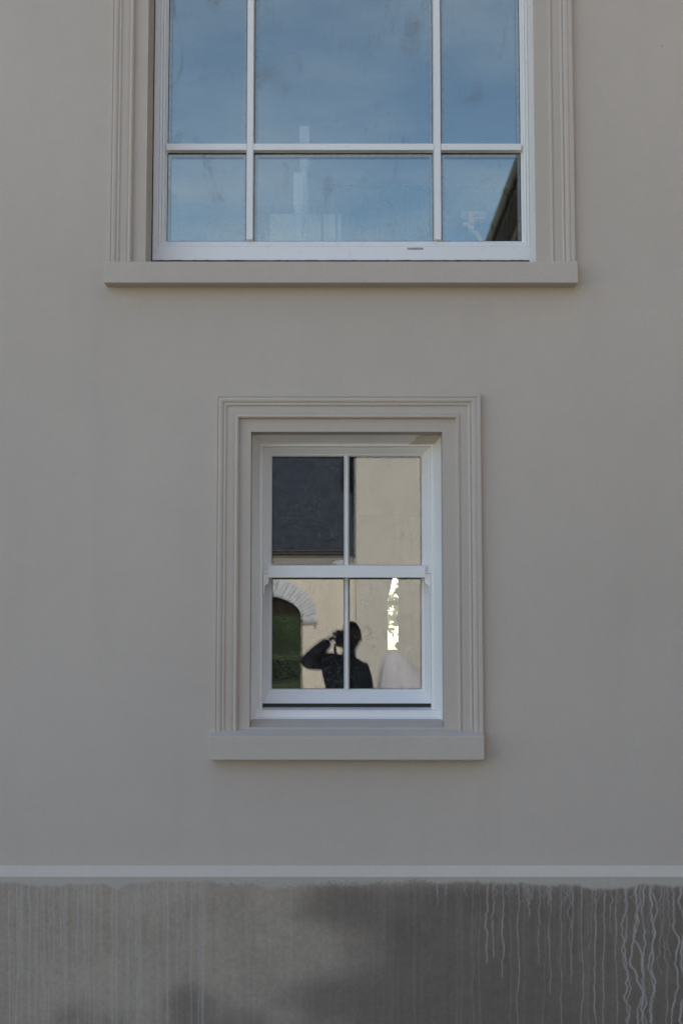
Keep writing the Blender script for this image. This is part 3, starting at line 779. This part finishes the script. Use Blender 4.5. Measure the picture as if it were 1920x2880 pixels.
skin_m = plain('skin', (.28, .17, .12), .5, .4, .06, 30)
hair_m = plain('dark_hair', (.012, .010, .009), .6, .3, .3, 60, .6, 150)
shirt_m = plain('black_shirt', (.024, .026, .036), .85, .2, .2, 30, .3, 120)
jean_m = plain('dark_trousers', (.02, .022, .03), .9, .1, .2, 30)
person = thing('person', 'person in a dark shirt holding a camera to the face, mirrored in the lower panes', 'person', (.04, -5.8, 0))
HX, HY, HZ = .083, -5.675, 1.660
SHL, ELL, WRL = (-.118, -5.77, 1.468), (-.288, -5.56, 1.452), (-.095, -5.535, 1.632)
SHR, ELR, WRR = (.178, -5.78, 1.405), (.215, -5.60, 1.200), (.055, -5.505, 1.535)
V_ = [((.04, -5.80, .95), (.125, .085)), ((.04, -5.80, 1.12), (.12, .085)), ((.04, -5.79, 1.30), (.135, .095)), ((.042, -5.785, 1.40), (.10, .075)), ((.064, -5.745, 1.50), .060), ((.080, -5.690, 1.600), .058),
      (SHL, .048), (ELL, .038), (WRL, .029), (SHR, .048), (ELR, .038), (WRR, .029),
      ((-.06, -5.80, .86), .092), ((-.07, -5.78, .49), .060), ((-.075, -5.81, .09), .042), ((-.085, -5.68, .035), .036),
      ((.14, -5.80, .86), .092), ((.16, -5.78, .49), .060), ((.17, -5.81, .09), .042), ((.19, -5.69, .035), .036)]
E_ = [(0, 1), (1, 2), (2, 3), (3, 4), (4, 5), (3, 6), (6, 7), (7, 8), (3, 9), (9, 10), (10, 11), (0, 12), (12, 13), (13, 14), (14, 15), (0, 16), (16, 17), (17, 18), (18, 19)]
body = MB(); body.add(*skin_mesh(V_, E_, 0)); body.add(*head(HX, HY, HZ))
def hand(wrist, palm, fingers, thumb):
    v, e = [(wrist, .026), (tuple((Vector(wrist)+Vector(palm))/2), (.030, .020)), (palm, (.036, .017))], [(0, 1), (1, 2)]
    body.add(*skin_mesh(v, e, 0, 1))
    for ch in fingers + [thumb]:
        r = .0095 if ch is thumb else .0085
        vv, ee = chain(*[(p, r*(1-.10*i)) for i, p in enumerate(ch)])
        body.add(*skin_mesh(vv, ee, 0, 1))
hand(WRL, (-.066, -5.512, 1.664),
     [[(-.066, -5.510, 1.664+dz), (-.063, -5.475, 1.668+dz), (-.050, -5.457, 1.668+dz), (-.028, -5.4575, 1.664+dz)][:4] for dz in (.032, .012, -.008, -.026)],
     [(-.070, -5.525, 1.650), (-.060, -5.555, 1.650), (-.040, -5.567, 1.655), (-.020, -5.566, 1.658)])
hand(WRR, (.022, -5.485, 1.578),
     [[(.020+dx_, -5.480, 1.582), (-.012+dx_*.6, -5.470+dx_, 1.592), (-.040, -5.465+dx_, 1.612), (-.046, -5.462+dx_, 1.630)] for dx_ in (.020, .004, -.010, -.022)],
     [(.030, -5.485, 1.580), (.046, -5.475, 1.602), (.050, -5.465, 1.625), (.047, -5.462, 1.640)])
bo = body.build('body', skin_m, person, smooth=True); weld(bo, .00005)
rm = bo.modifiers.new('fuse', 'REMESH'); rm.mode = 'VOXEL'; rm.voxel_size = .0045; rm.use_smooth_shade = True
sm = bo.modifiers.new('soft', 'SMOOTH'); sm.factor = .5; sm.iterations = 3
for n_ in ('eye',):
    for sx in (-.032, .032):
        m = MB(); m.lathe([(.0005, HZ-.0077), (.009, HZ-.002), (.0118, HZ+.004), (.009, HZ+.010), (.0005, HZ+.0157)], HX+sx, HY+.0805, 12)
        m.build('eye', plain('eye_white', (.7, .68, .65), .3, .5), person, smooth=True)
hv, hf = head(HX, HY, HZ)
cap = MB(); keep = {i: Vector(p) for i, p in enumerate(hv)}
def hairy(p):
    x, y, z = p[0]-HX, p[1]-HY, p[2]-HZ
    return z > .062 - (0 if y > .03 else (.03-y)*1.15) and not (abs(x) > .066 and z < .0)
sc_h = lambda p: (HX+(p[0]-HX)*1.07, HY+(p[1]-HY)*1.07, HZ+(p[2]-HZ)*1.065)
cap.add([sc_h(p) for p in hv], [f for f in hf if sum(hairy(hv[i]) for i in f) >= 3])
ho = cap.build('hair', hair_m, person, smooth=True); weld(ho, .0005)
so_ = ho.modifiers.new('thick', 'SOLIDIFY'); so_.thickness = .010; so_.offset = -1
# shirt with long sleeves, trousers, shoes
sv = [((.04, -5.80, .84), (.175, .130)), ((.04, -5.80, 1.10), (.166, .120)), ((.04, -5.79, 1.30), (.182, .132)), ((.042, -5.785, 1.40), (.150, .110)), ((.060, -5.758, 1.490), .078), 
      (SHL, .078), (tuple((Vector(SHL)+Vector(ELL))/2), .070), (ELL, .066), (tuple(Vector(ELL).lerp(Vector(WRL), .5)), .064), (tuple(Vector(ELL).lerp(Vector(WRL), 1.02)), .046), (SHR, .072), (ELR, .058), (tuple(Vector(ELR).lerp(Vector(WRR), 1.0)), .040)]
sm_ = MB(); sm_.add(*skin_mesh(sv, [(0, 1), (1, 2), (2, 3), (3, 4), (3, 5), (5, 6), (6, 7), (7, 8), (8, 9), (3, 10), (10, 11), (11, 12)], 0)); sm_.build('shirt', shirt_m, person, smooth=True)
tv = [((.04, -5.80, .93), (.150, .110)), ((-.06, -5.80, .84), .105), ((-.07, -5.78, .49), .075), ((-.075, -5.81, .07), .062), ((.14, -5.80, .84), .105), ((.16, -5.78, .49), .075), ((.17, -5.81, .07), .062)]
sm_ = MB(); sm_.add(*skin_mesh(tv, [(0, 1), (1, 2), (2, 3), (0, 4), (4, 5), (5, 6)], 0)); sm_.build('trousers', jean_m, person, smooth=True)
for x0, x1 in ((-.075, -.09), (.17, .195)):
    v, e = chain(((x0, -5.84, .045), .045), ((x0, -5.78, .05), .05), ((x1, -5.66, .035), .040)); s_ = MB(); s_.add(*skin_mesh(v, e, 0)); s_.build('shoe', shirt_m, person, smooth=True)
# camera in portrait hold
blk = plain('camera_black', (.015, .015, .016), .45, .5, .1)
camt = thing('camera', 'black camera held upright in front of the face, mirrored behind the glazing bar', 'camera', (0, -5.5, 1.60))
m = MB(); m.box(-.045, .055, -5.560, -5.472, 1.590, 1.720); m.build('camera_body', blk, camt, bevel=.008)
m = MB(); m.prism([(.0, 0)]*0 or [(.055, 1.63), (.055, 1.68), (.074, 1.672), (.074, 1.638)], 1, -5.565, -5.485); m.build('viewfinder', blk, camt, bevel=.004)
m = MB(); vs2 = []
prof = [(.034, -5.472), (.034, -5.455), (.037, -5.452), (.037, -5.435), (.034, -5.432), (.036, -5.428), (.036, -5.418), (.031, -5.418), (.029, -5.424), (.0, -5.428)]
seg = 28
for r, y in prof:
    for k in range(seg): a = 2*math.pi*k/seg; m.v.append((r*math.cos(a), y, 1.65+r*math.sin(a)))
for i in range(len(prof)-1):
    for k in range(seg): k2 = (k+1) % seg; m.f.append((i*seg+k, i*seg+k2, (i+1)*seg+k2, (i+1)*seg+k))
m.build('lens', blk, camt, smooth=True)
m = MB()
sp = [(-.044, -5.53, 1.61), (-.050, -5.53, 1.58), (-.046, -5.54, 1.54), (-.036, -5.56, 1.50), (-.01, -5.60, 1.46)]
for (a, b2) in zip(sp, sp[1:]):
    m.add([(a[0]-.011, a[1], a[2]), (a[0]+.011, a[1], a[2]), (b2[0]+.011, b2[1], b2[2]), (b2[0]-.011, b2[1], b2[2]), (a[0]-.011, a[1]-.002, a[2]), (a[0]+.011, a[1]-.002, a[2]), (b2[0]+.011, b2[1]-.002, b2[2]), (b2[0]-.011, b2[1]-.002, b2[2])],
          [(0, 1, 2, 3), (7, 6, 5, 4), (0, 3, 7, 4), (1, 5, 6, 2)])
m.build('strap', blk, camt)
